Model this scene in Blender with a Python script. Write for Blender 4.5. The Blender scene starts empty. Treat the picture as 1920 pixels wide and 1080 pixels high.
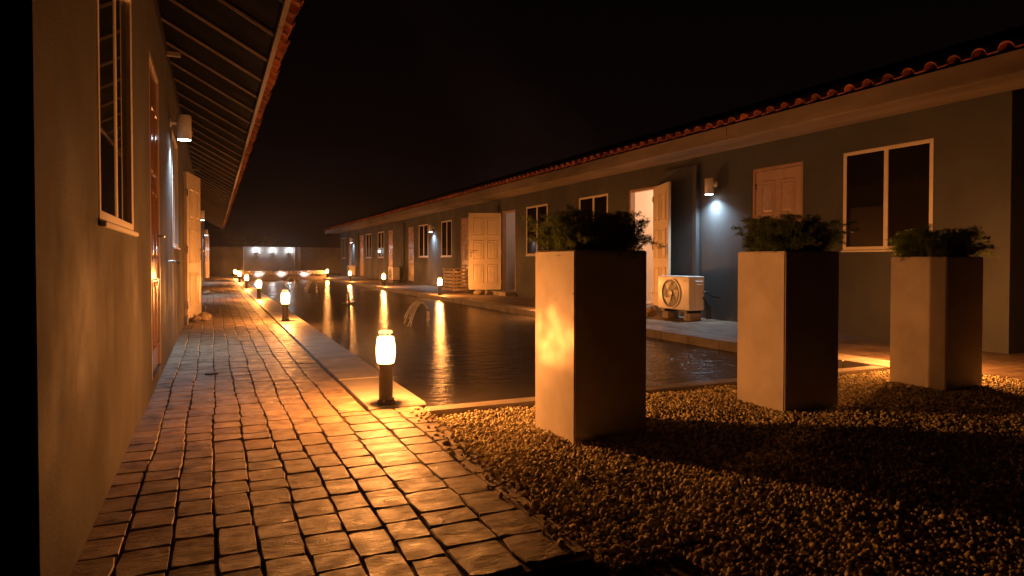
import bpy, bmesh, math, random
import numpy as np
from mathutils import Vector, Matrix

random.seed(7)
rng = np.random.default_rng(11)
R = math.radians
scene = bpy.context.scene
col = scene.collection

# ------------------------------------------------------------------ camera
cam_d = bpy.data.cameras.new("camera")
cam_d.sensor_width = 36.0
cam_d.lens = 36.0 * 1250 / 1920
cam_d.shift_y = -28 / 1920
cam_d.clip_start = 0.05
cam_d.clip_end = 600
cam = bpy.data.objects.new("camera", cam_d)
col.objects.link(cam)
cam.location = (0, 0, 0.9)
cam.rotation_euler = (R(90 - 1.10), 0, -math.atan2(560, 1250.2))
scene.camera = cam

# ------------------------------------------------------------------ night sky
world = bpy.data.worlds.new("World")
scene.world = world
world.use_nodes = True
wn, wl = world.node_tree.nodes, world.node_tree.links
bg = wn["Background"]
tc = wn.new("ShaderNodeTexCoord")
sep = wn.new("ShaderNodeSeparateXYZ")
wl.new(tc.outputs["Generated"], sep.inputs[0])
rmp = wn.new("ShaderNodeValToRGB")
rmp.color_ramp.elements[0].position = 0.0
rmp.color_ramp.elements[0].color = (0.0046, 0.0021, 0.0017, 1)
rmp.color_ramp.elements[1].position = 0.45
rmp.color_ramp.elements[1].color = (0.0009, 0.0004, 0.00045, 1)
wl.new(sep.outputs["Z"], rmp.inputs[0])
cl = wn.new("ShaderNodeTexNoise")
cl.inputs["Scale"].default_value = 2.6
cl.inputs["Detail"].default_value = 5
wl.new(tc.outputs["Generated"], cl.inputs["Vector"])
clr = wn.new("ShaderNodeMapRange")
clr.inputs["From Min"].default_value = 0.5
clr.inputs["From Max"].default_value = 0.78
clr.inputs["To Min"].default_value = 0.75
clr.inputs["To Max"].default_value = 2.4
wl.new(cl.outputs["Fac"], clr.inputs["Value"])
wmul = wn.new("ShaderNodeVectorMath")
wmul.operation = 'MULTIPLY'
wl.new(rmp.outputs["Color"], wmul.inputs[0])
wl.new(clr.outputs["Result"], wmul.inputs[1])
wl.new(wmul.outputs[0], bg.inputs["Color"])
bg.inputs["Strength"].default_value = 1.0

# ------------------------------------------------------------------ view / render settings
scene.view_settings.view_transform = 'Standard'
scene.view_settings.look = 'None'
scene.view_settings.exposure = 0.0
scene.view_settings.gamma = 1.0
scene.view_settings.use_curve_mapping = False
scene.render.engine = 'CYCLES'
scene.cycles.use_denoising = True
scene.cycles.max_bounces = 6
scene.cycles.diffuse_bounces = 3
scene.cycles.glossy_bounces = 2
scene.cycles.transparent_max_bounces = 12
scene.cycles.sample_clamp_indirect = 2.5
scene.cycles.caustics_reflective = False
scene.cycles.caustics_refractive = False
scene.cycles.use_light_tree = True

WARM = (1.0, 0.325, 0.066)
COOL = (0.62, 0.83, 1.0)
BOLLARD_W = 120.0
SPOT_W = 160.0
HAZE = 0.0011

# ------------------------------------------------------------------ materials
MATS = {}


def nmat(name):
    m = bpy.data.materials.new(name)
    m.use_nodes = True
    MATS[name] = m
    return m, m.node_tree.nodes, m.node_tree.links, m.node_tree.nodes["Principled BSDF"]


def pmat(name, base, rough=0.6, spec=0.5, var=0.25, vscale=4.0, bump=0.0, bscale=60.0, stretch=(1, 1, 1),
         metallic=0.0, alt=None, speck=0.0, coat=0.0, distance=0.01, per_object=0.0):
    m, n, l, b = nmat(name)
    t = n.new("ShaderNodeTexCoord")
    mp = n.new("ShaderNodeMapping")
    mp.inputs["Scale"].default_value = stretch
    geo = n.new("ShaderNodeNewGeometry")
    l.new(geo.outputs["Position"], mp.inputs["Vector"])
    nz = n.new("ShaderNodeTexNoise")
    nz.inputs["Scale"].default_value = vscale
    nz.inputs["Detail"].default_value = 8
    nz.inputs["Roughness"].default_value = 0.62
    l.new(mp.outputs[0], nz.inputs["Vector"])
    mix = n.new("ShaderNodeMix")
    mix.data_type = 'RGBA'
    alt = alt or tuple(c * (1 - var * 1.6) for c in base)
    hi = tuple(min(1, c * (1 + var * 0.6)) for c in base)
    mix.inputs["A"].default_value = (*alt, 1)
    mix.inputs["B"].default_value = (*hi, 1)
    mr = n.new("ShaderNodeMapRange")
    mr.inputs["From Min"].default_value = 0.34
    mr.inputs["From Max"].default_value = 0.66
    l.new(nz.outputs["Fac"], mr.inputs["Value"])
    l.new(mr.outputs[0], mix.inputs["Factor"])
    out = mix.outputs["Result"]
    if per_object:
        oi = n.new("ShaderNodeObjectInfo")
        hs = n.new("ShaderNodeHueSaturation")
        m2 = n.new("ShaderNodeMapRange")
        m2.inputs["To Min"].default_value = 1 - per_object
        m2.inputs["To Max"].default_value = 1 + per_object
        l.new(oi.outputs["Random"], m2.inputs["Value"])
        l.new(m2.outputs[0], hs.inputs["Value"])
        l.new(out, hs.inputs["Color"])
        out = hs.outputs["Color"]
    l.new(out, b.inputs["Base Color"])
    b.inputs["Roughness"].default_value = rough
    b.inputs["Specular IOR Level"].default_value = spec
    b.inputs["Metallic"].default_value = metallic
    b.inputs["Coat Weight"].default_value = coat
    if var > 0 and rough < 0.9:
        rr = n.new("ShaderNodeMapRange")
        rr.inputs["To Min"].default_value = min(1, rough * 1.25)
        rr.inputs["To Max"].default_value = rough * 0.8
        l.new(mr.outputs[0], rr.inputs["Value"])
        l.new(rr.outputs[0], b.inputs["Roughness"])
    if bump:
        n2 = n.new("ShaderNodeTexNoise")
        n2.inputs["Scale"].default_value = bscale
        n2.inputs["Detail"].default_value = 6
        n2.inputs["Roughness"].default_value = 0.65
        l.new(mp.outputs[0], n2.inputs["Vector"])
        bp = n.new("ShaderNodeBump")
        bp.inputs["Strength"].default_value = bump
        bp.inputs["Distance"].default_value = distance
        l.new(n2.outputs["Fac"], bp.inputs["Height"])
        l.new(bp.outputs[0], b.inputs["Normal"])
    return m


pmat('stucco', (0.071, 0.076, 0.080), 0.75, 0.3, 0.10, 1.3, 0.3, 90, (1, 1, 0.8))
pmat('stucco_left', (0.081, 0.075, 0.069), 0.76, 0.25, 0.06, 1.6, 0.4, 110, (1, 1, 0.8))
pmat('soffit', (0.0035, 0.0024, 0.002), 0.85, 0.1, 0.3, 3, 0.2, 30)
pmat('fascia', (0.26, 0.22, 0.19), 0.65, 0.3, 0.3, 1.4, 0.25, 25, (1, 0.25, 1))
pmat('batten', (0.34, 0.27, 0.22), 0.5, 0.5, 0.1, 4)
pmat('terracotta', (0.42, 0.14, 0.075), 0.75, 0.3, 0.35, 9, 0.25, 50, per_object=0.3)
pmat('door_pink', (0.47, 0.34, 0.28), 0.28, 0.55, 0.06, 3, 0.05, 40)
pmat('door_cream', (0.68, 0.58, 0.43), 0.34, 0.5, 0.07, 3, 0.05, 40)
pmat('door_maroon', (0.19, 0.10, 0.08), 0.2, 0.6, 0.08, 3, 0.06, 40)
pmat('door_frame', (0.40, 0.27, 0.21), 0.4, 0.5, 0.1, 5)
pmat('white_alu', (0.72, 0.66, 0.58), 0.35, 0.5, 0.06, 6)
pmat('steel', (0.62, 0.6, 0.57), 0.25, 0.5, 0.05, 10, metallic=1.0)
pmat('planter', (0.6, 0.54, 0.48), 0.6, 0.35, 0.13, 3.2, 0.2, 14, distance=0.006)
pmat('soil', (0.035, 0.025, 0.018), 0.95, 0.1, 0.4, 30, 0.6, 60)
pmat('gravel', (0.6, 0.54, 0.37), 0.85, 0.2, 0.3, 45, 0.3, 160)
_m = MATS['gravel']; _n, _l = _m.node_tree.nodes, _m.node_tree.links
_b = _n["Principled BSDF"]
_src = _b.inputs["Base Color"].links[0].from_socket
_g = _n.new("ShaderNodeNewGeometry")
_r = _n.new("ShaderNodeValToRGB")
_e = _r.color_ramp.elements
_e[0].color = (0.55, 0.52, 0.5, 1); _e[1].color = (1.5, 1.5, 1.35, 1)
_k = _e.new(0.5); _k.color = (1.25, 1.15, 0.95, 1)
_l.new(_g.outputs["Random Per Island"], _r.inputs[0])
_x = _n.new("ShaderNodeMix"); _x.data_type = 'RGBA'; _x.blend_type = 'MULTIPLY'; _x.inputs["Factor"].default_value = 1.0
_l.new(_src, _x.inputs["A"]); _l.new(_r.outputs[0], _x.inputs["B"])
_l.new(_x.outputs["Result"], _b.inputs["Base Color"])
pmat('gravel_base', (0.16, 0.12, 0.08), 0.95, 0.1, 0.4, 40, 0.8, 70)
pmat('mortar', (0.11, 0.08, 0.055), 0.9, 0.15, 0.3, 20, 0.5, 80)
pmat('ground', (0.07, 0.055, 0.04), 0.95, 0.1, 0.3, 1, 0.4, 10)
pmat('coping', (0.38, 0.33, 0.28), 0.42, 0.45, 0.2, 3.5, 0.12, 40, per_object=0.08)
pmat('dark_metal', (0.018, 0.016, 0.015), 0.5, 0.5, 0.15, 20)
pmat('lamp_body', (0.6, 0.58, 0.55), 0.4, 0.5, 0.05, 9)
pmat('stone', (0.36, 0.28, 0.18), 0.85, 0.25, 0.4, 14, 0.6, 35)
pmat('concrete', (0.3, 0.26, 0.22), 0.8, 0.3, 0.25, 5, 0.3, 40)
pmat('ac_white', (0.72, 0.67, 0.58), 0.35, 0.5, 0.08, 5)
pmat('black_plastic', (0.02, 0.02, 0.02), 0.45, 0.5, 0.1, 20)
pmat('grey_blade', (0.3, 0.28, 0.25), 0.35, 0.5, 0.1, 20)
pmat('room_wall', (0.72, 0.62, 0.55), 0.8, 0.2, 0.04, 2)
pmat('red_cloth', (0.45, 0.015, 0.012), 0.8, 0.2, 0.2, 20, 0.2, 120)
pmat('bark', (0.16, 0.12, 0.08), 0.9, 0.2, 0.4, 12, 0.6, 30)
pmat('wood_slat', (0.5, 0.36, 0.22), 0.6, 0.3, 0.25, 6, 0.2, 40, (1, 8, 1))
pmat('end_wall', (0.2, 0.165, 0.15), 0.8, 0.25, 0.2, 1.2, 0.25, 40)
pmat('end_panel', (0.34, 0.3, 0.28), 0.75, 0.25, 0.15, 1.2, 0.2, 40)
pmat('ledge_stone', (0.6, 0.52, 0.45), 0.5, 0.5, 0.5, 11, 0.6, 20)


def add_specks(name, scale, size, dark):
    """scattered small dark knocks and dirt spots"""
    m = MATS[name]
    n, l = m.node_tree.nodes, m.node_tree.links
    b = n["Principled BSDF"]
    src = b.inputs["Base Color"].links[0].from_socket
    g = n.new("ShaderNodeNewGeometry")
    nz = n.new("ShaderNodeTexNoise"); nz.inputs["Scale"].default_value = scale * 3
    l.new(g.outputs["Position"], nz.inputs["Vector"])
    ad = n.new("ShaderNodeVectorMath"); ad.operation = 'MULTIPLY_ADD'
    ad.inputs[1].default_value = (0.06, 0.06, 0.06)
    l.new(nz.outputs["Color"], ad.inputs[0]); l.new(g.outputs["Position"], ad.inputs[2])
    v = n.new("ShaderNodeTexVoronoi"); v.inputs["Scale"].default_value = scale; v.inputs["Randomness"].default_value = 1.0
    l.new(ad.outputs[0], v.inputs["Vector"])
    sz = n.new("ShaderNodeSeparateColor"); l.new(v.outputs["Color"], sz.inputs[0])
    ml = n.new("ShaderNodeMath"); ml.operation = 'MULTIPLY'; ml.inputs[1].default_value = size
    pw = n.new("ShaderNodeMath"); pw.operation = 'POWER'; pw.inputs[1].default_value = 3.0
    l.new(sz.outputs[0], pw.inputs[0]); l.new(pw.outputs[0], ml.inputs[0])
    lt = n.new("ShaderNodeMath"); lt.operation = 'LESS_THAN'
    l.new(v.outputs["Distance"], lt.inputs[0]); l.new(ml.outputs[0], lt.inputs[1])
    mx = n.new("ShaderNodeMix"); mx.data_type = 'RGBA'; mx.blend_type = 'MULTIPLY'
    mx.inputs["B"].default_value = (dark, dark, dark, 1)
    l.new(lt.outputs[0], mx.inputs["Factor"]); l.new(src, mx.inputs["A"])
    l.new(mx.outputs["Result"], b.inputs["Base Color"])


add_specks('stucco_left', 7.0, 0.09, 0.5)
add_specks('stucco', 5.0, 0.09, 0.6)
add_specks('planter', 9.0, 0.075, 0.6)


def mat_pavers():
    m, n, l, b = nmat('paver')
    geo = n.new("ShaderNodeNewGeometry")
    oi = n.new("ShaderNodeObjectInfo")
    # colour: two clay tones, darker stains, per-piece shift
    na = n.new("ShaderNodeTexNoise"); na.inputs["Scale"].default_value = 5.5; na.inputs["Detail"].default_value = 9
    na.inputs["Roughness"].default_value = 0.7
    l.new(geo.outputs["Position"], na.inputs["Vector"])
    r = n.new("ShaderNodeValToRGB")
    e = r.color_ramp.elements
    e[0].position, e[0].color = 0.34, (0.07, 0.048, 0.032, 1)
    e[1].position, e[1].color = 0.72, (0.40, 0.31, 0.22, 1)
    k = e.new(0.47); k.color = (0.265, 0.19, 0.127, 1)
    l.new(na.outputs["Fac"], r.inputs[0])
    hs = n.new("ShaderNodeHueSaturation")
    m2 = n.new("ShaderNodeMapRange"); m2.inputs["To Min"].default_value = 0.74; m2.inputs["To Max"].default_value = 1.2
    l.new(oi.outputs["Random"], m2.inputs["Value"])
    l.new(m2.outputs[0], hs.inputs["Value"]); l.new(r.outputs[0], hs.inputs["Color"])
    l.new(hs.outputs[0], b.inputs["Base Color"])
    # roughness: sealed concrete with worn spots
    nb = n.new("ShaderNodeTexNoise"); nb.inputs["Scale"].default_value = 14; nb.inputs["Detail"].default_value = 6
    l.new(geo.outputs["Position"], nb.inputs["Vector"])
    rr = n.new("ShaderNodeMapRange"); rr.inputs["From Min"].default_value = 0.3; rr.inputs["From Max"].default_value = 0.7
    rr.inputs["To Min"].default_value = 0.36; rr.inputs["To Max"].default_value = 0.66
    l.new(nb.outputs["Fac"], rr.inputs["Value"]); l.new(rr.outputs[0], b.inputs["Roughness"])
    b.inputs["Specular IOR Level"].default_value = 0.5
    # slate-like stamp relief
    mp = n.new("ShaderNodeMapping"); mp.inputs["Scale"].default_value = (0.55, 1.6, 1); mp.inputs["Rotation"].default_value = (0, 0, 0.35)
    l.new(geo.outputs["Position"], mp.inputs["Vector"])
    nc = n.new("ShaderNodeTexNoise"); nc.inputs["Scale"].default_value = 13; nc.inputs["Detail"].default_value = 8
    nc.inputs["Roughness"].default_value = 0.68; nc.inputs["Distortion"].default_value = 0.6
    l.new(mp.outputs[0], nc.inputs["Vector"])
    bp = n.new("ShaderNodeBump"); bp.inputs["Strength"].default_value = 0.85; bp.inputs["Distance"].default_value = 0.014
    l.new(nc.outputs["Fac"], bp.inputs["Height"])
    vo = n.new("ShaderNodeTexVoronoi"); vo.inputs["Scale"].default_value = 48
    l.new(geo.outputs["Position"], vo.inputs["Vector"])
    pr = n.new("ShaderNodeMapRange"); pr.inputs["From Min"].default_value = 0.06; pr.inputs["From Max"].default_value = 0.2
    l.new(vo.outputs["Distance"], pr.inputs["Value"])
    b2 = n.new("ShaderNodeBump"); b2.inputs["Strength"].default_value = 0.5; b2.inputs["Distance"].default_value = 0.004
    l.new(pr.outputs[0], b2.inputs["Height"]); l.new(bp.outputs[0], b2.inputs["Normal"])
    l.new(b2.outputs[0], b.inputs["Normal"])


mat_pavers()


def mat_deck():
    m, n, l, b = nmat('deck')
    geo = n.new("ShaderNodeNewGeometry")
    na = n.new("ShaderNodeTexNoise"); na.inputs["Scale"].default_value = 2.2; na.inputs["Detail"].default_value = 9
    na.inputs["Roughness"].default_value = 0.7
    l.new(geo.outputs["Position"], na.inputs["Vector"])
    r = n.new("ShaderNodeValToRGB")
    e = r.color_ramp.elements
    e[0].position, e[0].color = 0.33, (0.09, 0.06, 0.04, 1)
    e[1].position, e[1].color = 0.66, (0.40, 0.29, 0.2, 1)
    l.new(na.outputs["Fac"], r.inputs[0])
    br = n.new("ShaderNodeTexBrick"); br.inputs["Scale"].default_value = 1.0
    br.inputs["Brick Width"].default_value = 0.16; br.inputs["Row Height"].default_value = 0.13
    br.inputs["Mortar Size"].default_value = 0.006; br.inputs["Mortar Smooth"].default_value = 0.6
    br.inputs["Color1"].default_value = (1, 1, 1, 1); br.inputs["Color2"].default_value = (0.75, 0.75, 0.75, 1)
    br.inputs["Mortar"].default_value = (0.25, 0.25, 0.25, 1)
    l.new(geo.outputs["Position"], br.inputs["Vector"])
    mx = n.new("ShaderNodeMix"); mx.data_type = 'RGBA'; mx.blend_type = 'MULTIPLY'; mx.inputs["Factor"].default_value = 0.8
    l.new(r.outputs[0], mx.inputs["A"]); l.new(br.outputs["Color"], mx.inputs["B"])
    l.new(mx.outputs["Result"], b.inputs["Base Color"])
    b.inputs["Roughness"].default_value = 0.45
    nc = n.new("ShaderNodeTexNoise"); nc.inputs["Scale"].default_value = 16; nc.inputs["Detail"].default_value = 7
    l.new(geo.outputs["Position"], nc.inputs["Vector"])
    ad = n.new("ShaderNodeMath"); ad.operation = 'MULTIPLY_ADD'; ad.inputs[1].default_value = -0.8
    l.new(br.outputs["Fac"], ad.inputs[0]); l.new(nc.outputs["Fac"], ad.inputs[2])
    bp = n.new("ShaderNodeBump"); bp.inputs["Strength"].default_value = 0.7; bp.inputs["Distance"].default_value = 0.01
    l.new(ad.outputs[0], bp.inputs["Height"]); l.new(bp.outputs[0], b.inputs["Normal"])


mat_deck()


def mat_water():
    m, n, l, b = nmat('water')
    out = n["Material Output"]
    n.remove(b)
    df = n.new("ShaderNodeBsdfDiffuse"); df.inputs["Color"].default_value = (0.10, 0.088, 0.08, 1)
    gl = n.new("ShaderNodeBsdfGlossy"); gl.distribution = 'BECKMANN'
    gl.inputs["Color"].default_value = (0.55, 0.55, 0.55, 1); gl.inputs["Roughness"].default_value = 0.235
    fr = n.new("ShaderNodeFresnel"); fr.inputs["IOR"].default_value = 1.33
    mx = n.new("ShaderNodeMixShader")
    l.new(fr.outputs[0], mx.inputs[0]); l.new(df.outputs[0], mx.inputs[1]); l.new(gl.outputs[0], mx.inputs[2])
    l.new(mx.outputs[0], out.inputs["Surface"])
    geo = n.new("ShaderNodeNewGeometry")
    mp = n.new("ShaderNodeMapping"); mp.inputs["Scale"].default_value = (1.0, 2.4, 1)
    mp.inputs["Rotation"].default_value = (0, 0, R(20))
    l.new(geo.outputs["Position"], mp.inputs["Vector"])
    n1 = n.new("ShaderNodeTexNoise"); n1.inputs["Scale"].default_value = 2.6; n1.inputs["Detail"].default_value = 3
    n1.inputs["Distortion"].default_value = 0.8
    l.new(mp.outputs[0], n1.inputs["Vector"])
    n2 = n.new("ShaderNodeTexNoise"); n2.inputs["Scale"].default_value = 14; n2.inputs["Detail"].default_value = 3
    l.new(mp.outputs[0], n2.inputs["Vector"])
    ad = n.new("ShaderNodeMath"); ad.operation = 'MULTIPLY_ADD'; ad.inputs[1].default_value = 0.28
    l.new(n2.outputs["Fac"], ad.inputs[0]); l.new(n1.outputs["Fac"], ad.inputs[2])
    bp = n.new("ShaderNodeBump"); bp.inputs["Strength"].default_value = 0.5; bp.inputs["Distance"].default_value = 0.035
    l.new(ad.outputs[0], bp.inputs["Height"])
    l.new(bp.outputs[0], gl.inputs["Normal"])


mat_water()


def mat_glass_pane():
    m, n, l, b = nmat('glass_pane')
    b.inputs["Base Color"].default_value = (0.012, 0.01, 0.009, 1)
    b.inputs["Roughness"].default_value = 0.03
    b.inputs["IOR"].default_value = 1.5


mat_glass_pane()


def mat_glow(name, color, strength, clear=0.0):
    m, n, l, b = nmat(name)
    out = n["Material Output"]
    n.remove(b)
    em = n.new("ShaderNodeEmission")
    em.inputs[0].default_value = (*color, 1)
    em.inputs[1].default_value = strength
    if clear:
        tr = n.new("ShaderNodeBsdfTransparent")
        ad = n.new("ShaderNodeAddShader")
        l.new(em.outputs[0], ad.inputs[0]); l.new(tr.outputs[0], ad.inputs[1])
        l.new(ad.outputs[0], out.inputs[0])
    else:
        l.new(em.outputs[0], out.inputs[0])


mat_glow('bollard_glass', (1.0, 0.56, 0.2), 14.0, 1.0)
mat_glow('opal_cap', (1.0, 0.55, 0.2), 2.2)
mat_glow('cool_lens', (0.85, 0.95, 1.0), 25.0)
mat_glow('room_lamp', (1.0, 0.72, 0.45), 6.0)


def mat_jet():
    m, n, l, b = nmat('jet_water')
    b.inputs["Base Color"].default_value = (0.85, 0.85, 0.85, 1)
    b.inputs["Roughness"].default_value = 0.2
    b.inputs["IOR"].default_value = 1.33
    b.inputs["Alpha"].default_value = 0.6


mat_jet()


def mat_leaf(name, c, c2, thin=0.0):
    m, n, l, b = nmat(name)
    geo = n.new("ShaderNodeNewGeometry")
    nz = n.new("ShaderNodeTexNoise"); nz.inputs["Scale"].default_value = 14
    l.new(geo.outputs["Position"], nz.inputs["Vector"])
    mx = n.new("ShaderNodeMix"); mx.data_type = 'RGBA'
    mx.inputs["A"].default_value = (*c, 1); mx.inputs["B"].default_value = (*c2, 1)
    l.new(nz.outputs["Fac"], mx.inputs["Factor"])
    l.new(mx.outputs["Result"], b.inputs["Base Color"])
    b.inputs["Roughness"].default_value = 0.55
    if thin:
        tr = n.new("ShaderNodeBsdfTranslucent")
        ms = n.new("ShaderNodeMixShader"); ms.inputs[0].default_value = thin
        l.new(mx.outputs["Result"], tr.inputs[0])
        l.new(b.outputs[0], ms.inputs[1]); l.new(tr.outputs[0], ms.inputs[2])
        l.new(ms.outputs[0], n["Material Output"].inputs[0])


mat_leaf('fern', (0.075, 0.115, 0.018), (0.17, 0.24, 0.045), 0.35)
mat_leaf('tree_leaf', (0.05, 0.07, 0.02), (0.1, 0.12, 0.03))


# ------------------------------------------------------------------ mesh helpers
class MB:
    def __init__(s):
        s.v, s.f, s.sm = [], [], []

    def add(s, vs, fs, smooth=False):
        o = len(s.v)
        s.v += [tuple(p) for p in vs]
        s.f += [tuple(i + o for i in f) for f in fs]
        s.sm += [smooth] * len(fs)
        return s

    def box(s, x0, y0, z0, x1, y1, z1):
        return s.add([(x0, y0, z0), (x1, y0, z0), (x1, y1, z0), (x0, y1, z0), (x0, y0, z1), (x1, y0, z1), (x1, y1, z1), (x0, y1, z1)],
                     [(0, 3, 2, 1), (4, 5, 6, 7), (0, 1, 5, 4), (1, 2, 6, 5), (2, 3, 7, 6), (3, 0, 4, 7)])

    def cbox(s, x0, y0, z0, x1, y1, z1, c=0.006, seg=1):
        bm = bmesh.new()
        bmesh.ops.create_cube(bm, size=1.0)
        for v in bm.verts:
            v.co = Vector(((x0 + x1) / 2 + v.co.x * (x1 - x0), (y0 + y1) / 2 + v.co.y * (y1 - y0), (z0 + z1) / 2 + v.co.z * (z1 - z0)))
        bmesh.ops.bevel(bm, geom=bm.edges[:], offset=c, segments=seg, affect='EDGES', profile=0.6)
        bm.verts.index_update()
        s.add([v.co[:] for v in bm.verts], [[v.index for v in f.verts] for f in bm.faces])
        bm.free()
        return s

    def tube(s, pts, radii, n=10, caps=True, smooth=True):
        pts = [Vector(p) for p in pts]
        if not hasattr(radii, '__len__'):
            radii = [radii] * len(pts)
        vs, fs = [], []
        for i, p in enumerate(pts):
            d = (pts[min(i + 1, len(pts) - 1)] - pts[max(i - 1, 0)]).normalized()
            a = d.cross(Vector((0, 0, 1)) if abs(d.z) < 0.95 else Vector((1, 0, 0))).normalized()
            b = d.cross(a)
            for k in range(n):
                t = 2 * math.pi * k / n
                vs.append(p + (a * math.cos(t) + b * math.sin(t)) * radii[i])
        for i in range(len(pts) - 1):
            for k in range(n):
                q = (k + 1) % n
                fs.append((i * n + k, i * n + q, (i + 1) * n + q, (i + 1) * n + k))
        s.add(vs, fs, smooth)
        if caps:
            o = len(pts) - 1
            s.add(vs[:n], [tuple(range(n))])
            s.add(vs[o * n:], [tuple(reversed(range(n)))])
        return s

    def lathe(s, prof, n=24, cx=0, cy=0, smooth=True):
        vs, fs = [], []
        for r, z in prof:
            for k in range(n):
                t = 2 * math.pi * k / n
                vs.append((cx + r * math.cos(t), cy + r * math.sin(t), z))
        for i in range(len(prof) - 1):
            for k in range(n):
                q = (k + 1) % n
                fs.append((i * n + k, i * n + q, (i + 1) * n + q, (i + 1) * n + k))
        return s.add(vs, fs, smooth)

    def mesh(s, name, mat):
        me = bpy.data.meshes.new(name)
        me.from_pydata(s.v, [], s.f)
        me.polygons.foreach_set('use_smooth', s.sm)
        if mat:
            me.materials.append(MATS[mat])
        me.update()
        return me

    def build(s, name, mat, parent=None, loc=(0, 0, 0), rz=0.0):
        return obj(name, s.mesh(name, mat), parent, loc, rz)


def obj(name, data, parent=None, loc=(0, 0, 0), rz=0.0, rot=None, scale=None):
    o = bpy.data.objects.new(name, data)
    col.objects.link(o)
    o.parent = parent
    o.location = loc
    o.rotation_euler = rot if rot else (0, 0, rz)
    if scale:
        o.scale = scale
    return o


def tag(o, label, cat, group=None):
    o['label'] = label
    o['category'] = cat
    if group:
        o['group'] = group
    return o


def struct(o):
    o['kind'] = 'structure'
    return o


def thing(name, label, cat, loc=(0, 0, 0), rz=0.0, group=None):
    return tag(obj(name, None, None, loc, rz), label, cat, group)


def dup(o, parent=None):
    c = o.copy()
    col.objects.link(c)
    c.parent = parent
    for ch in o.children:
        dup(ch, c)
    return c


def light(name, kind, energy, color, parent=None, loc=(0, 0, 0), rot=(0, 0, 0), radius=0.03, **kw):
    d = bpy.data.lights.new(name, kind)
    d.energy = energy
    d.color = color
    d.shadow_soft_size = radius
    for k, v in kw.items():
        setattr(d, k, v)
    o = bpy.data.objects.new(name, d)
    col.objects.link(o)
    o.parent = parent
    o.location = loc
    o.rotation_euler = rot
    return o


# ------------------------------------------------------------------ layout constants (metres)
XL, XR = -0.38, 7.0            # wall faces of the two bungalows
CL0, CL1 = 0.84, 1.21          # path-side coping
CR0, CR1 = 5.11, 5.46          # house-side coping
YN, YF = 3.84, 35.0            # pool ends
WZ = -0.09                     # water level

# ------------------------------------------------------------------ ground, water, path
struct(MB().add([(-40, -20, -0.36), (50, -20, -0.36), (50, 90, -0.36), (-40, 90, -0.36)], [(0, 1, 2, 3)]).build('ground', 'ground'))
struct(MB().add([(CL1 - 0.1, YN - 0.05, WZ), (CR0 + 0.1, YN - 0.05, WZ), (CR0 + 0.1, YF + 0.3, WZ), (CL1 - 0.1, YF + 0.3, WZ)],
                [(0, 1, 2, 3)]).build('pool_water', 'water'))


def path_right(y):
    return CL0 - 0.008 if y > 4.0 else 1.05 + (y - 1.74) * 0.055


path = MB()
path.box(-0.6, 4.0, -0.35, CL0 - 0.004, 42.9, -0.0085)
path.add([(-0.6, 1.74, -0.0085), (path_right(1.74), 1.74, -0.0085), (path_right(3.99), 3.996, -0.0085), (-0.6, 3.996, -0.0085),
          (-0.6, 1.74, -0.35), (path_right(1.74), 1.74, -0.35), (path_right(3.99), 3.996, -0.35), (-0.6, 3.996, -0.35)],
         [(0, 1, 2, 3), (0, 4, 5, 1), (1, 5, 6, 2), (2, 6, 7, 3), (3, 7, 4, 0)])
path = struct(path.build('path', 'mortar'))
step = struct(MB().box(-6, -3, -0.35, 1.35, 1.72, -0.075).build('lower_path', 'mortar'))


def paver_data(seed):
    """unit paver: ten-sided irregular outline, rounded shoulder, slightly uneven top (50 triangles)"""
    r = random.Random(seed)
    pts = []
    for (x, y) in ((-.5, -.5), (-.17, -.5), (.17, -.5), (.5, -.5), (.5, 0), (.5, .5), (.17, .5), (-.17, .5), (-.5, .5), (-.5, 0)):
        corner = abs(x) > .4 and abs(y) > .4
        k = 0.055 if corner else 0.0
        pts.append((x * (1 - k) + r.uniform(-.026, .026), y * (1 - k) + r.uniform(-.026, .026)))
    vs = []
    for s_, z in ((1.0, -0.03), (0.985, -0.005), (0.935, 0.0)):
        for (x, y) in pts:
            vs.append((x * s_, y * s_, z + (r.uniform(-.0007, .0007) if z == 0 else 0)))
    vs.append((r.uniform(-.1, .1), r.uniform(-.1, .1), r.uniform(-.0006, .0010)))
    fs = []
    for k in range(10):
        q = (k + 1) % 10
        fs += [(k, q, 10 + q, 10 + k), (10 + k, 10 + q, 20 + q, 20 + k), (20 + k, 20 + q, 30)]
    return vs, fs


PV = [paver_data(i) for i in range(14)]
PVM = [MB().add(v, f, False).mesh('paver', 'paver') for v, f in PV]
JX = [-0.39, -0.27, -0.135, -0.003, 0.128, 0.262, 0.392, 0.522, 0.66, 0.84, 1.0, 1.16]


def jx(i, y):
    """wavy column joints"""
    b = JX[i]
    if i == 0:
        return -0.395
    w = 0.007 * math.sin(y * 1.7 + i * 1.7) + 0.004 * math.sin(y * 5.3 + i * 0.9)
    if i == 9 and y > 4.0:
        return CL0 - 0.008
    return b + w


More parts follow.
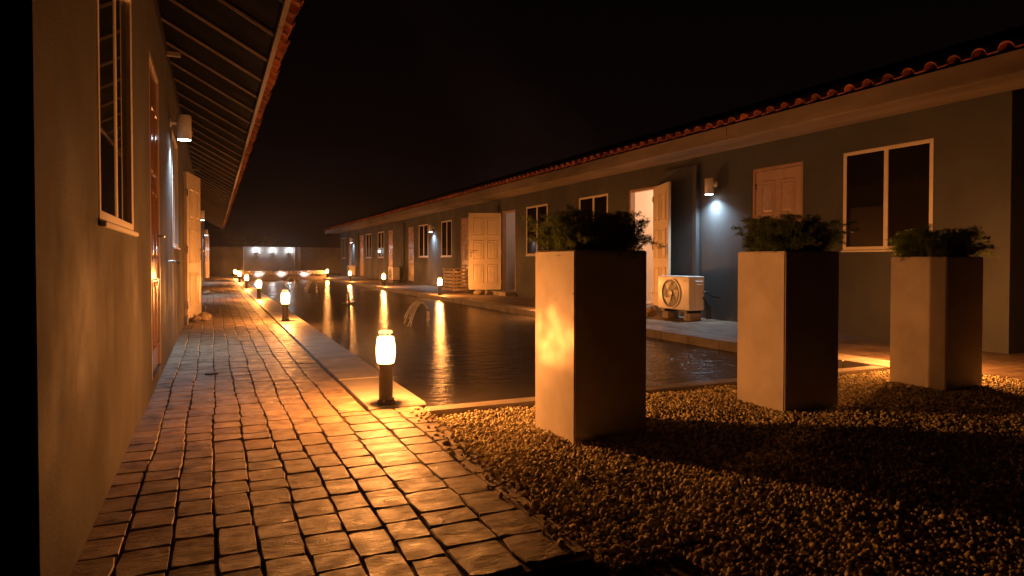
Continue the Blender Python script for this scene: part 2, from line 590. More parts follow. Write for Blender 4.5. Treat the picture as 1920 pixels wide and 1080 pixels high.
cells = []
for c in range(len(JX) - 1):
    y = 1.752 + random.uniform(0, 0.03)
    ymax = 42.8 if c < 9 else 3.98
    first = True
    while y < ymax - 0.03:
        ln = random.choice((0.125, 0.15, 0.175, 0.2, 0.165, 0.225)) * random.uniform(0.94, 1.06)
        if y < 3.99 and y + ln > 3.93 and c >= 8:
            ln = max(0.05, 3.985 - y)
        y2 = min(y + ln, ymax)
        ym = (y + y2) / 2
        xa, xb = jx(c, ym), jx(c + 1, ym)
        if ym < 4.0:
            xb = min(xb, path_right(ym) - 0.003)
        if xb - xa > 0.035 and y2 - y > 0.03:
            gp_ = 0.002 if ym < 4.5 else 0.001
            cells.append((ym, (xa + xb) / 2, xb - xa - gp_, y2 - y - gp_, c))
        y = y2
cells.sort()
far_pavers = MB()
for i, (ym, xm, w, d, c) in enumerate(cells):
    rot = random.uniform(-0.025, 0.025)
    z = 0.003 * math.sin(xm * 9 + ym * 3) + random.uniform(-.0015, .0015)
    tilt = (random.uniform(-.006, .006), random.uniform(-.006, .006))
    k = random.randrange(14)
    if i < 298:
        obj('paver', PVM[k], path, (xm, ym, z), rot=(tilt[0], tilt[1], rot), scale=(w, d, 1))
    else:
        vs, fs = PV[k]
        ca, sa = math.cos(rot), math.sin(rot)
        far_pavers.add([(xm + (p[0] * w) * ca - (p[1] * d) * sa, ym + (p[0] * w) * sa + (p[1] * d) * ca, z + p[2] + p[1] * d * tilt[0]) for p in vs], fs, False)
fp = far_pavers.build('paver_field', 'paver', path)
fp['kind'] = 'stuff'
# lower row of pavers before the step
for k in range(10):
    w = 0.15
    obj('paver', PVM[k % 14], step, (-0.3 + k * 0.158, 1.63 + random.uniform(-.004, .004), -0.058), rz=random.uniform(-.02, .02), scale=(w, 0.15, 1))
for k in range(10):
    obj('paver', PVM[(k + 3) % 14], step, (-0.36 + k * 0.158, 1.47, -0.058), rz=random.uniform(-.02, .02), scale=(0.15, 0.15, 1))

# drain cap in the path
dc = MB().lathe([(0.001, 0.008), (0.045, 0.008), (0.05, 0.006), (0.052, -0.01)], 20)
dc = dc.build('drain_cap', 'dark_metal', None, (-0.02, 5.78, 0.002))
tag(dc, 'small round dark drain cap set in the path', 'drain cap')

# house-side deck and far paving
struct(MB().box(CR1 + 0.004, 3.3, -0.35, XR + 0.2, 42.9, -0.006).box(5.62, -4, -0.35, 16, 3.296, -0.0065).build('deck', 'deck'))
struct(MB().box(CL0, YF + 1.15, -0.35, CR1, 42.9, -0.008).build('far_paving', 'deck'))

# coping slabs
coping = struct(MB().box(CL0, YN + 0.1, -0.35, CL1 - 0.05, YF + 0.6, -0.05).box(CR0 + 0.05, YN + 0.1, -0.35, CR1, YF + 0.6, -0.05)
                .box(CL0 + 0.2, YN - 0.08, -0.35, CR1, YN + 0.04, -0.05).build('pool_coping', 'mortar'))
slab = MB().cbox(-.5, -.5, -0.2, .5, .5, 0.0, 0.012).mesh('coping_slab', 'coping')


def coping_run(xa, xb, ya, yb, step_, along='y', z=0.0):
    n = max(1, round(((yb - ya) if along == 'y' else (xb - xa)) / step_))
    for i in range(n):
        if along == 'y':
            l_ = (yb - ya) / n
            c_, s_ = ((xa + xb) / 2, ya + l_ * (i + .5)), (xb - xa, l_ - 0.008)
        else:
            l_ = (xb - xa) / n
            c_, s_ = (xa + l_ * (i + .5), (ya + yb) / 2), (l_ - 0.006, yb - ya)
        obj('coping_slab', slab, coping, (c_[0], c_[1], z + 0.012 + random.uniform(-.002, .002)), scale=(s_[0], s_[1], 1))


coping_run(CL0 + 0.004, CL1, 4.0, YF, 1.02)
coping_run(CR0, CR1, YN - 0.17, YF, 0.53)
coping_run(CL1 - 0.06, CR0 - 0.002, YN - 0.075, YN + 0.04, 1.3, 'x')

# ------------------------------------------------------------------ gravel bed
gb = MB()
gb.add([(path_right(-3) - .1, -3, -0.05), (5.62, -3, -0.05), (5.62, 3.3, -0.05), (CR1, 3.3, -0.05), (CR1, YN - 0.1, -0.05), (1.1, YN - 0.04, -0.05)], [(0, 1, 2, 3, 4, 5)])
struct(gb.build('gravel_bed', 'gravel_base'))


def build_gravel():
    pr = (1 + 5 ** .5) / 2
    iv = np.array([(-1, pr, 0), (1, pr, 0), (-1, -pr, 0), (1, -pr, 0), (0, -1, pr), (0, 1, pr), (0, -1, -pr), (0, 1, -pr), (pr, 0, -1), (pr, 0, 1), (-pr, 0, -1), (-pr, 0, 1)], float)
    iv /= np.linalg.norm(iv[0])
    fc = np.array([(0, 11, 5), (0, 5, 1), (0, 1, 7), (0, 7, 10), (0, 10, 11), (1, 5, 9), (5, 11, 4), (11, 10, 2), (10, 7, 6), (7, 1, 8),
                   (3, 9, 4), (3, 4, 2), (3, 2, 6), (3, 6, 8), (3, 8, 9), (4, 9, 5), (2, 4, 11), (6, 2, 10), (8, 6, 7), (9, 8, 1)])
    P = []
    sp = 0.016
    ys = np.arange(0.75, YN - 0.085, sp)
    for y in ys:
        xr = min(5.6 if y < 3.3 else CR1 - 0.02, 1.95 * y + 1.0)
        x0 = path_right(y) + 0.012 if y > 1.74 else (1.36 if y < 1.7 else 1.1)
        x = np.arange(x0, xr, sp)
        P.append(np.stack([x + rng.uniform(-.008, .008, x.size), np.full(x.size, y) + rng.uniform(-.008, .008, x.size)], 1))
    sy = rng.uniform(1.8, 3.9, 130)
    spill = np.stack([np.array([path_right(v) for v in sy]) - np.abs(rng.normal(0, .05, 130)), sy], 1)
    nsp = len(spill)
    P = np.concatenate(P + [spill])
    n = len(P)
    mound = 0.010 * np.sin(P[:, 0] * 3.1 + 1) * np.sin(P[:, 1] * 4.3) + 0.006 * np.sin(P[:, 0] * 11) * np.cos(P[:, 1] * 9)
    edge = np.clip((P[:, 0] - np.array([path_right(y) if y > 1.74 else 1.36 for y in P[:, 1]])) / 0.18, 0, 1)
    z = -0.034 + mound + rng.uniform(-.008, .012, n) + 0.012 * edge
    z[-nsp:] = 0.007
    s = rng.uniform(0.0065, 0.0125, n) * np.where(rng.random(n) < .08, 1.5, 1)
    sc = np.stack([s * rng.uniform(.8, 1.35, n), s * rng.uniform(.75, 1.15, n), s * rng.uniform(.55, .95, n)], 1)
    V = np.repeat(iv[None], n, 0) * rng.uniform(.78, 1.22, (n, 12, 1)) * sc[:, None, :]
    q = rng.normal(size=(n, 4)); q /= np.linalg.norm(q, axis=1)[:, None]
    w, x, y, zz = q.T
    M = np.stack([np.stack([1 - 2 * (y * y + zz * zz), 2 * (x * y - zz * w), 2 * (x * zz + y * w)], 1),
                  np.stack([2 * (x * y + zz * w), 1 - 2 * (x * x + zz * zz), 2 * (y * zz - x * w)], 1),
                  np.stack([2 * (x * zz - y * w), 2 * (y * zz + x * w), 1 - 2 * (x * x + y * y)], 1)], 1)
    V = np.einsum('nij,nkj->nki', M, V)
    V += np.concatenate([P, z[:, None]], 1)[:, None, :]
    V = V.reshape(-1, 3)
    F = (fc[None] + (np.arange(n) * 12)[:, None, None]).reshape(-1, 3)
    me = bpy.data.meshes.new('gravel')
    me.vertices.add(len(V)); me.vertices.foreach_set('co', V.ravel())
    me.loops.add(F.size); me.loops.foreach_set('vertex_index', F.ravel().astype(np.int32))
    me.polygons.add(len(F)); me.polygons.foreach_set('loop_start', np.arange(0, F.size, 3, dtype=np.int32))
    me.materials.append(MATS['gravel'])
    me.update(calc_edges=True)
    o = obj('gravel', me)
    o['kind'] = 'stuff'
    o['label'] = 'loose pale crushed gravel filling the bed around the planters'
    o['category'] = 'gravel'


build_gravel()

# ------------------------------------------------------------------ building helpers


def wall_sheet(x, face, ya, yb, za, zb, holes, depth=0.13):
    """plaster wall in the plane x, facing `face` (+1/-1), with reveals round the openings (y0, y1, z0, z1)"""
    ys = sorted({ya, yb, *[h[0] for h in holes], *[h[1] for h in holes]})
    zs = sorted({za, zb, *[h[2] for h in holes], *[h[3] for h in holes]})
    m = MB()

    def quad(a, b, c, d):
        m.add([a, b, c, d], [(0, 1, 2, 3)])
    for i in range(len(ys) - 1):
        for j in range(len(zs) - 1):
            yc, zc = (ys[i] + ys[i + 1]) / 2, (zs[j] + zs[j + 1]) / 2
            if any(h[0] < yc < h[1] and h[2] < zc < h[3] for h in holes):
                continue
            p = [(x, ys[i], zs[j]), (x, ys[i + 1], zs[j]), (x, ys[i + 1], zs[j + 1]), (x, ys[i], zs[j + 1])]
            quad(*(p if face > 0 else p[::-1]))
    xi = x - face * depth
    for (a, b, c, d) in holes:
        quad((x, a, c), (xi, a, c), (xi, a, d), (x, a, d))
        quad((x, b, c), (x, b, d), (xi, b, d), (xi, b, c))
        quad((x, a, c), (x, b, c), (xi, b, c), (xi, a, c))
        quad((x, a, d), (xi, a, d), (xi, b, d), (x, b, d))
    return m


CACHE = {}


def cached(key, fn):
    if key not in CACHE:
        CACHE[key] = fn()
    return CACHE[key]


def raised_panel(w, h, t):
    """door panel field: moulded frame and bevelled centre, proud of both faces of the leaf"""
    m = MB()
    for sgn in (-1, 1):
        y0 = sgn * t / 2
        rings = [(0, 0.0), (0.004, 0.013), (0.016, 0.013), (0.024, 0.001), (0.034, 0.001), (0.058, 0.009)]
        vs = []
        for ins, dy in rings:
            vs += [(ins, y0 + sgn * dy, ins), (w - ins, y0 + sgn * dy, ins), (w - ins, y0 + sgn * dy, h - ins), (ins, y0 + sgn * dy, h - ins)]
        fs = []
        for r_ in range(len(rings) - 1):
            for k in range(4):
                q = (k + 1) % 4
                f = (r_ * 4 + k, r_ * 4 + q, r_ * 4 + 4 + q, r_ * 4 + 4 + k)
                fs.append(f if sgn < 0 else f[::-1])
        e = len(rings) * 4 - 4
        fs.append((e, e + 1, e + 2, e + 3) if sgn < 0 else (e + 3, e + 2, e + 1, e))
        m.add(vs, fs)
    return m


def door(parent, loc, rz, mat, w=0.86, h=2.04, handle=True, hinge=True):
    """six panel leaf: hinge edge at local x = 0, outside face towards local -y"""
    t = 0.042
    leaf = obj('door', cached(('leaf', w, h, mat), lambda: MB().cbox(0, -t / 2, 0, w, t / 2, h, 0.003).mesh('door', mat)), parent, loc, rz)
    mg, gp = 0.115, 0.10
    pw = (w - 2 * mg - gp) / 2
    for (z0, ph) in ((0.17, 0.50), (0.80, 0.50), (1.43, 0.46)):
        me = cached(('panel', w, ph, mat), lambda: raised_panel(pw, ph, t).mesh('door_panel', mat))
        for k in range(2):
            obj('door_panel', me, leaf, (mg + k * (pw + gp), 0, z0))
    if handle:
        def hm():
            m = MB()
            for s in (-1, 1):
                m.cbox(-0.018, s * t / 2 if s > 0 else -t / 2 - 0.008, -0.11, 0.018, t / 2 + 0.008 if s > 0 else -t / 2, 0.08, 0.003)
                m.tube([(0, s * t / 2, 0.04), (0, s * (t / 2 + 0.045), 0.04), (-0.015, s * (t / 2 + 0.052), 0.04), (-0.11, s * (t / 2 + 0.05), 0.038)], 0.0085, 8)
            return m.mesh('handle', 'steel')
        obj('handle', cached('handle', hm), leaf, (w - 0.06, 0, 0.95))
    if hinge:
        me = cached('hinge', lambda: MB().tube([(0, 0, -.05), (0, 0, .05)], 0.008, 8).box(0, .004, -.05, .03, .007, .05).mesh('hinge', 'steel'))
        for z in (0.2, 1.0, 1.82):
            obj('hinge', me, leaf, (-0.004, -t / 2 - 0.006, z))
    return leaf


def door_frame(parent, loc, rz, w, h):
    m = MB()
    m.cbox(0, -.05, 0, .045, .05, h, .003).cbox(w - .045, -.05, 0, w, .05, h, .003).cbox(.045, -.05, h - .045, w - .045, .05, h, .003)
    return m.build('door_frame', 'door_frame', parent, loc, rz)


def window(parent, loc, rz, w, h):
    """two-light sliding window: origin at lower corner, outside towards local -y"""
    f = 0.042

    def fm():
        m = MB()
        m.cbox(0, -.05, 0, f, .04, h, .004).cbox(w - f, -.05, 0, w, .04, h, .004)
        m.cbox(f, -.05, h - f, w - f, .04, h, .004).cbox(f, -.05, 0, w - f, .04, f, .004)
        return m.mesh('window', 'white_alu')
    fr = obj('window', cached(('wf', w, h), fm), parent, loc, rz)
    obj('mullion', cached(('wm', w, h), lambda: MB().cbox(-.024, -.042, 0, .024, .02, h - 2 * f, .004).mesh('mullion', 'white_alu')), fr, (w / 2, 0, f))
    pw = w / 2 - f - 0.024
    me = cached(('wp', w, h), lambda: MB().box(0, -.004, 0, pw, .004, h - 2 * f).mesh('pane', 'glass_pane'))
    obj('pane', me, fr, (f, -0.034, f))
    obj('pane', me, fr, (w / 2 + 0.024, -0.022, f))
    obj('sill', cached(('wsl', w), lambda: MB().cbox(-.01, -.072, -.022, w + .01, -.051, 0, .004).mesh('sill', 'white_alu')), fr, (0, 0, 0))
    return fr


def tile_mesh():
    """roof tile: barrel plus flat pan, running up the slope along +x (local)"""
    m = MB()
    prof = [(-.109, 0.0)] + [(-.04 - .064 * math.cos(math.pi * k / 8), .064 * math.sin(math.pi * k / 8) + .004) for k in range(9)] + [(.109, 0.0)]
    inner = [(a * 0.97 - .001, z - .013) for a, z in prof]
    n = len(prof)
    vs, fs = [], []
    for L in (0.0, 0.42):
        vs += [(L, a, z) for a, z in prof] + [(L, a, z) for a, z in inner]
    for i in range(n - 1):
        fs.append((i, i + 1, 2 * n + i + 1, 2 * n + i))
        fs.append((n + i, 3 * n + i, 3 * n + i + 1, n + i + 1))
        fs.append((i, n + i, n + i + 1, i + 1))
    return m.add(vs, fs).mesh('roof_tile', 'terracotta')


TILE = tile_mesh()

# ------------------------------------------------------------------ house-side bungalow (right)
H1 = thing('bungalow', 'long grey bungalow across the pool with open doors and terracotta eave tiles', 'building', (XR, 3.9, 0))
O1 = Vector((XR, 3.9, 0))


def r1(x, y, z):
    return (x - XR, y - 3.9, z)


def b1(m, name, mat):
    m.v = [(v[0] - XR, v[1] - 3.9, v[2]) for v in m.v]
    return m.build(name, mat, H1)


wins = [(4.66, 5.77), (11.07, 12.19), (13.63, 14.77), (20.36, 21.43), (22.95, 24.12), (29.7, 30.9), (32.3, 33.5), (39.2, 40.35)]
doors_closed = [(6.38, 7.28), (18.68, 19.56), (24.82, 25.70), (28.05, 28.93), (34.2, 35.08), (37.4, 38.28)]
dooropen = [(9.50, 10.36), (15.42, 16.30)]
holes = [(a, b, 1.02, 2.2) for a, b in wins] + [(a, b, 0.10, 2.19) for a, b in doors_closed + dooropen]
b1(wall_sheet(XR, -1, 3.9, 41.0, -0.3, 2.56, holes), 'wall', 'stucco')
b1(MB().add([(XR + .002, 3.9, -.3), (13.4, 3.9, -.3), (13.4, 3.9, 2.56), (10.2, 3.9, 3.9), (XR + .002, 3.9, 2.56)], [(0, 1, 2, 3, 4)]), 'gable_wall', 'stucco')
b1(MB().add([(XR + .002, 41.0, -.3), (13.4, 41.0, -.3), (13.4, 41.0, 2.56), (10.2, 41.0, 3.9), (XR + .002, 41.0, 2.56)], [(4, 3, 2, 1, 0)]), 'gable_wall', 'stucco')
for (a, b) in wins:
    window(H1, r1(XR + 0.045, b, 1.02), -math.pi / 2, b - a, 1.18)
for (a, b) in doors_closed + dooropen:
    door_frame(H1, r1(XR + 0.06, b, 0.10), -math.pi / 2, b - a, 2.09)
for (a, b) in doors_closed:
    door(H1, r1(XR + 0.045, b - 0.047, 0.105), -math.pi / 2, 'door_pink', w=round(b - a - 0.095, 3), h=2.035)


def dir_rz(dx, dy):
    return math.atan2(dy, dx)


d_ = door(H1, r1(6.975, 9.545, 0.13), dir_rz(-0.34, -0.94), 'door_cream', w=0.86, h=2.03)
d_['label'] = 'cream panelled door swung open beside the lit room'
d_ = door(H1, r1(6.97, 16.27, 0.12), dir_rz(-0.92, 0.39), 'door_cream', w=0.86, h=2.03)
d_['label'] = 'white panelled door swung wide open over the deck'
b1(MB().cbox(XR - .065, 8.40, -.2, XR + .01, 9.25, 2.40, .004), 'pilaster', 'stucco')
b1(MB().cbox(XR - .065, 26.1, -.2, XR + .01, 27.85, 2.40, .004), 'pilaster', 'stucco')
b1(MB().cbox(XR - .065, 35.3, -.2, XR + .01, 36.2, 2.40, .004), 'pilaster', 'stucco')
b1(MB().cbox(XR - .03, 16.5, 2.22, XR + .01, 16.62, 2.36, .004), 'vent', 'black_plastic')
# eave: fascia in lengths, flat soffit, tiles
for i in range(10):
    ya, yb = 3.05 + i * 3.9, 3.05 + (i + 1) * 3.9 - 0.006
    b1(MB().cbox(6.235 + random.uniform(-.003, .003), ya, 2.495 + random.uniform(-.004, .004), 6.275, min(yb, 41.9), 2.686, .004), 'fascia', 'fascia')
b1(MB().box(6.277, 3.05, 2.53, XR + .02, 41.9, 2.55), 'soffit', 'fascia')
sl = math.tan(R(20))
b1(MB().add([(6.29, 3.0, 2.70), (10.2, 3.0, 2.68 + 4 * sl), (10.2, 42, 2.68 + 4 * sl), (6.29, 42, 2.70),
             (6.29, 3.0, 2.66), (10.2, 3.0, 2.60 + 4 * sl), (10.2, 42, 2.60 + 4 * sl), (6.29, 42, 2.66),
             (14.2, 3.0, 2.68), (14.2, 42, 2.68)],
            [(0, 1, 2, 3), (7, 6, 5, 4), (0, 4, 5, 1), (3, 2, 6, 7), (0, 3, 7, 4), (1, 8, 9, 2)]), 'roof', 'soffit')
for i in range(178):
    y = 3.08 + i * 0.2185
    obj('roof_tile', TILE, H1, r1(6.15 + random.uniform(-.008, .008), y, 2.693), rot=(random.uniform(-.03, .03), -R(20), random.uniform(-.02, .02)))


# rooms behind the two open doors


def room(y0, y1, depth, door_span, name='room_interior'):
    x0, x1, z0, z1 = XR + 0.131, XR + depth, 0.095, 2.5
    m = MB()
    q = lambda *p: m.add(p, [(0, 1, 2, 3)])
    q((x0, y0, z0), (x1, y0, z0), (x1, y1, z0), (x0, y1, z0))
    q((x0, y0, z1), (x0, y1, z1), (x1, y1, z1), (x1, y0, z1))
    q((x1, y0, z0), (x1, y0, z1), (x1, y1, z1), (x1, y1, z0))
    q((x0, y0, z0), (x0, y0, z1), (x1, y0, z1), (x1, y0, z0))
    q((x0, y1, z0), (x1, y1, z0), (x1, y1, z1), (x0, y1, z1))
    a, b = door_span
    q((x0, y0, z0), (x0, a, z0), (x0, a, z1), (x0, y0, z1))
    q((x0, b, z0), (x0, y1, z0), (x0, y1, z1), (x0, b, z1))
    q((x0, a, 2.19), (x0, b, 2.19), (x0, b, z1), (x0, a, z1))
    b1(m, name, 'room_wall')


room(8.6, 10.9, 3.2, dooropen[0])
room(14.9, 17.2, 3.0, dooropen[1])


def ceiling_lamp(x, y, w, label, cval=(1.0, 0.60, 0.34)):
    t = thing('ceiling_lamp', label, 'lamp', (x, y, 2.497))
    MB().lathe([(0.001, 0), (0.14, 0), (0.14, -.03), (0.12, -.035)], 20).build('base', 'white_alu', t)
    MB().lathe([(0.12, -.03), (0.11, -.06), (0.06, -.085), (0.001, -.09)], 20).build('diffuser', 'room_lamp', t)
    light('lamp_light', 'POINT', w, cval, t, (0, 0, -.2), radius=0.12)


ceiling_lamp(8.5, 9.7, 90, 'round ceiling lamp inside the warmly lit room')
ceiling_lamp(8.4, 15.7, 10.0, 'dim ceiling lamp inside the room behind the white door', (1, .75, .6))

# a chair with a red jacket in the lit room
ch = thing('chair', 'dark chair with a red jacket just inside the lit doorway', 'chair', (7.62, 10.0, 0.095), R(60))
MB().cbox(-.21, -.21, .42, .21, .21, .46, .01).build('seat', 'black_plastic', ch)
for sx in (-1, 1):
    for sy in (-1, 1):
        MB().tube([(sx * .18, sy * .18, 0), (sx * .17, sy * .17, .42)], [.014, .018], 8).build('leg', 'black_plastic', ch)
MB().cbox(-.20, .17, .46, .20, .205, .72, .012).build('backrest', 'black_plastic', ch)
jk = MB()
prof = [(-.24, .62), (-.235, .78), (-.15, .86), (0, .88), (.15, .86), (.235, .78), (.24, .62)]
vs = [(x, .13 + .012 * math.sin(x * 30), z) for x, z in prof] + [(x, .235 + .012 * math.sin(x * 24), z - .02) for x, z in prof]
jk.add(vs, [(i, i + 1, 8 + i, 7 + i) for i in range(6)] + [tuple(range(6, -1, -1)), tuple(range(7, 14))], False)
jk = jk.build('jacket', 'red_cloth', None, (7.62, 10.0, 0.095), R(60))
tag(jk, 'red jacket hung over the chair in the lit doorway', 'jacket')
cab = thing('cabinet', 'low dark cabinet inside the room behind the white door', 'cabinet', (7.9, 16.2, 0.095))
MB().cbox(-.3, -.5, 0.04, .3, .5, .55, .01).build('carcass', 'grey_blade', cab)
MB().box(-.31, -.48, .06, -.302, -.005, .53).build('cabinet_door', 'grey_blade', cab)
MB().box(-.31, .005, .06, -.302, .48, .53).build('cabinet_door', 'grey_blade', cab)
scr = MB().cbox(-.03, -.45, 0, .03, .45, .5, .006).build('dark_screen', 'black_plastic', None, (8.1, 16.3, 0.98))
tag(scr, 'dark flat screen above the cabinet behind the white door', 'screen')
MB().box(-.2, -.2, -.335, .2, .2, -.325).box(-.02, -.05, -.33, .02, .05, .02).build('screen_stand', 'black_plastic', scr)

# ------------------------------------------------------------------ path-side bungalow (left)
YL0 = 1.885
H2 = thing('bungalow', 'long plastered bungalow rising beside the stamped paver path with battened eave', 'building', (XL, YL0, 0))


def r2(x, y, z):
    return (x - XL, y - YL0, z)


def b2(m, name, mat):
    m.v = [(v[0] - XL, v[1] - YL0, v[2]) for v in m.v]
    return m.build(name, mat, H2)


lw = [(2.84, 3.98), (7.72, 8.86), (14.2, 15.3), (21.2, 22.3)]
lz0, lz1 = 1.045, 2.26
ld = [(5.05, 5.9), (16.3, 17.15), (19.6, 20.45), (26.2, 27.05)]
lo = [(10.62, 11.5), (34.55, 35.43)]
holes = [(a, b, lz0, lz1) for a, b in lw] + [(a, b, 0.09, 2.31) for a, b in ld] + [(a, b, 0.05, 2.21) for a, b in lo]
b2(wall_sheet(XL, 1, YL0, 36.0, -0.3, 2.96, holes), 'wall', 'stucco_left')
b2(MB().add([(XL - .002, YL0, -.3), (-6.5, YL0, -.3), (-6.5, YL0, 2.9), (-3.4, YL0, 4.3), (XL - .002, YL0, 2.96)], [(4, 3, 2, 1, 0)]), 'gable_wall', 'stucco_left')
b2(MB().add([(XL - .002, 36, -.3), (-6.5, 36, -.3), (-6.5, 36, 2.9), (-3.4, 36, 4.3), (XL - .002, 36, 2.96)], [(0, 1, 2, 3, 4)]), 'gable_wall', 'stucco_left')
for (a, b) in lw:
    window(H2, r2(XL - 0.047, a, lz0), math.pi / 2, round(b - a, 3), round(lz1 - lz0, 3))
for (a, b) in ld:
    door_frame(H2, r2(XL - .05, a, 0.09), math.pi / 2, b - a, 2.22)
    door(H2, r2(XL - .035, a + 0.047, 0.095), math.pi / 2, 'door_maroon', w=round(b - a - .095, 3), h=2.165)
for (a, b) in lo:
    door_frame(H2, r2(XL - .06, a, 0.05), math.pi / 2, b - a, 2.16)
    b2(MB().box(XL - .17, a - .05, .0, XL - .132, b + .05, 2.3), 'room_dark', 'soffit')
    dd = door(H2, r2(XL + .02, a + .03, 0.055), math.pi / 2 - R(11), 'door_cream', w=0.86, h=2.12)
    dd['label'] = 'cream panelled door standing ajar over the path'
b2(MB().cbox(XL - .01, 10.3, -.2, XL + .05, 10.55, .12, .01), 'threshold', 'concrete')
ES = 0.55


def lz(x):
    return 2.475 + (0.42 - x) * ES


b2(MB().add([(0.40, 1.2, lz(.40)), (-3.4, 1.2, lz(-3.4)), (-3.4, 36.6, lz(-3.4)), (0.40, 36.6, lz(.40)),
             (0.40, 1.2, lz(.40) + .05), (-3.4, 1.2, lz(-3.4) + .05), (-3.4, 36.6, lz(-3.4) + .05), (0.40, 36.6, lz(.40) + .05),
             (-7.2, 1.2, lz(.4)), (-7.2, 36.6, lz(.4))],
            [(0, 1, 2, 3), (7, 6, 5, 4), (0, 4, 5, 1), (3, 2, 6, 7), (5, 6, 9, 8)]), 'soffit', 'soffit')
for i in range(10):
    ya, yb = 1.15 + i * 3.55, 1.15 + (i + 1) * 3.55 - .006
    b2(MB().cbox(0.402, ya, 2.445 + random.uniform(-.004, .004), 0.437, min(yb, 36.6), 2.575, .003), 'fascia', 'fascia')
bat = MB()
xa, xb = XL + .002, 0.40
bat.add([(xa - XL, -.006, lz(xa) - .022), (xb - XL, -.006, lz(xb) - .022), (xb - XL, .006, lz(xb) - .022), (xa - XL, .006, lz(xa) - .022),
         (xa - XL, -.006, lz(xa) - .001), (xb - XL, -.006, lz(xb) - .001), (xb - XL, .006, lz(xb) - .001), (xa - XL, .006, lz(xa) - .001)],
        [(0, 3, 2, 1), (0, 1, 5, 4), (1, 2, 6, 5), (2, 3, 7, 6), (3, 0, 4, 7)])
BAT = bat.mesh('batten', 'batten')
for i in range(53):
    obj('batten', BAT, H2, (0, 1.64 + i * 0.663 - YL0 + random.uniform(-.01, .01), 0))
for y in (6.9, 11.0, 15.5):
    b2(MB().cbox(XL + .002, y, 2.78, XL + .12, y + .05, 2.82, .004), 'bracket', 'batten')
for i in range(162):
    y = 1.25 + i * 0.2185
    obj('roof_tile', TILE, H2, r2(0.515 + random.uniform(-.01, .01), y, 2.535), rot=(random.uniform(-.03, .03), -math.atan(ES), math.pi + random.uniform(-.02, .02)))

# ------------------------------------------------------------------ wall lamps


def wall_lamp(x, y, z, face, label, grp='cylinder wall lamps'):
    """open-bottomed cylinder on a short arm; z is the lower rim"""
    t = thing('wall_lamp', label, 'wall lamp', (x, y, z), 0 if face > 0 else math.pi, grp)
    off = 0.125
    MB().lathe([(0.052, .004), (0.055, .03), (0.06, .0), (0.066, .0), (0.066, .235), (0.06, .243), (0.001, .243)], 24, off, 0).build('housing', 'lamp_body', t)
    MB().lathe([(0.0588, .004), (0.0575, -.004), (0.001, -.007)], 24, off, 0).build('lens', 'cool_lens', t)
    MB().tube([(0.0, 0, .16), (off - .06, 0, .16)], 0.017, 10).build('arm', 'lamp_body', t)
    MB().lathe([(0.001, .012), (.04, .012), (.045, 0)], 16).build('wall_plate', 'lamp_body', t).matrix_local = Matrix.Translation((0, 0, .16)) @ Matrix.Rotation(R(90), 4, 'Y')
    light('lamp_light', 'SPOT', SPOT_W, COOL, t, (off, 0, -.014), radius=0.045, spot_size=R(140), spot_blend=1.0)
    return t


wall_lamp(XL, 7.42, 2.10, 1, 'white cylinder wall lamp on the path-side wall beside the closed door')
wall_lamp(XL, 18.4, 1.90, 1, 'white cylinder wall lamp far along the path-side wall beyond the ajar door')
wall_lamp(XL, 29.5, 1.90, 1, 'white cylinder wall lamp on the path-side wall closest to the end wall')
wall_lamp(XR, 8.03, 1.90, -1, 'white cylinder wall lamp above the outdoor unit with big fan')
wall_lamp(XR, 22.25, 1.88, -1, 'white cylinder wall lamp between two windows beyond the wide open white door')
wall_lamp(XR, 36.8, 1.86, -1, 'white cylinder wall lamp at the far end of the pool-side wall')

# ------------------------------------------------------------------ bollard lamps
BL = thing('bollard_lamp', 'lit bollard lamp at the pool corner beside the gravel bed', 'bollard lamp', (0.97, 4.08, 0.012), 0, 'bollard lamps round the pool')
MB().lathe([(0.001, .0), (.056, .0), (.058, .012), (.052, .022), (.044, .026)], 24).build('base_flange', 'dark_metal', BL)
MB().lathe([(.043, .02), (.043, .235), (.047, .24), (.05, .25), (.03, .252), (.001, .252)], 24).build('post', 'dark_metal', BL)
for k in range(3):
    MB().lathe([(.001, .034), (.007, .034), (.008, .02)], 8, .047 * math.cos(k * 2.1), .047 * math.sin(k * 2.1)).build('bolt', 'steel', BL)
MB().lathe([(.048, .252), (.054, .27), (.0575, .31), (.0575, .35), (.053, .395), (.046, .415)], 28).build('lamp_glass', 'bollard_glass', BL)
cap = MB().lathe([(.001, .436), (.04, .436), (.043, .439), (.043, .447), (.038, .453), (.001, .456)], 24).build('cap', 'opal_cap', BL)
for k in range(3):
    MB().tube([(.036 * math.cos(k * 2.1 + .5), .036 * math.sin(k * 2.1 + .5), .252), (.036 * math.cos(k * 2.1 + .5), .036 * math.sin(k * 2.1 + .5), .437)], .003, 6).build('rod', 'dark_metal', BL)
light('lamp_light', 'POINT', BOLLARD_W, WARM, BL, (0, 0, .385), radius=0.032)


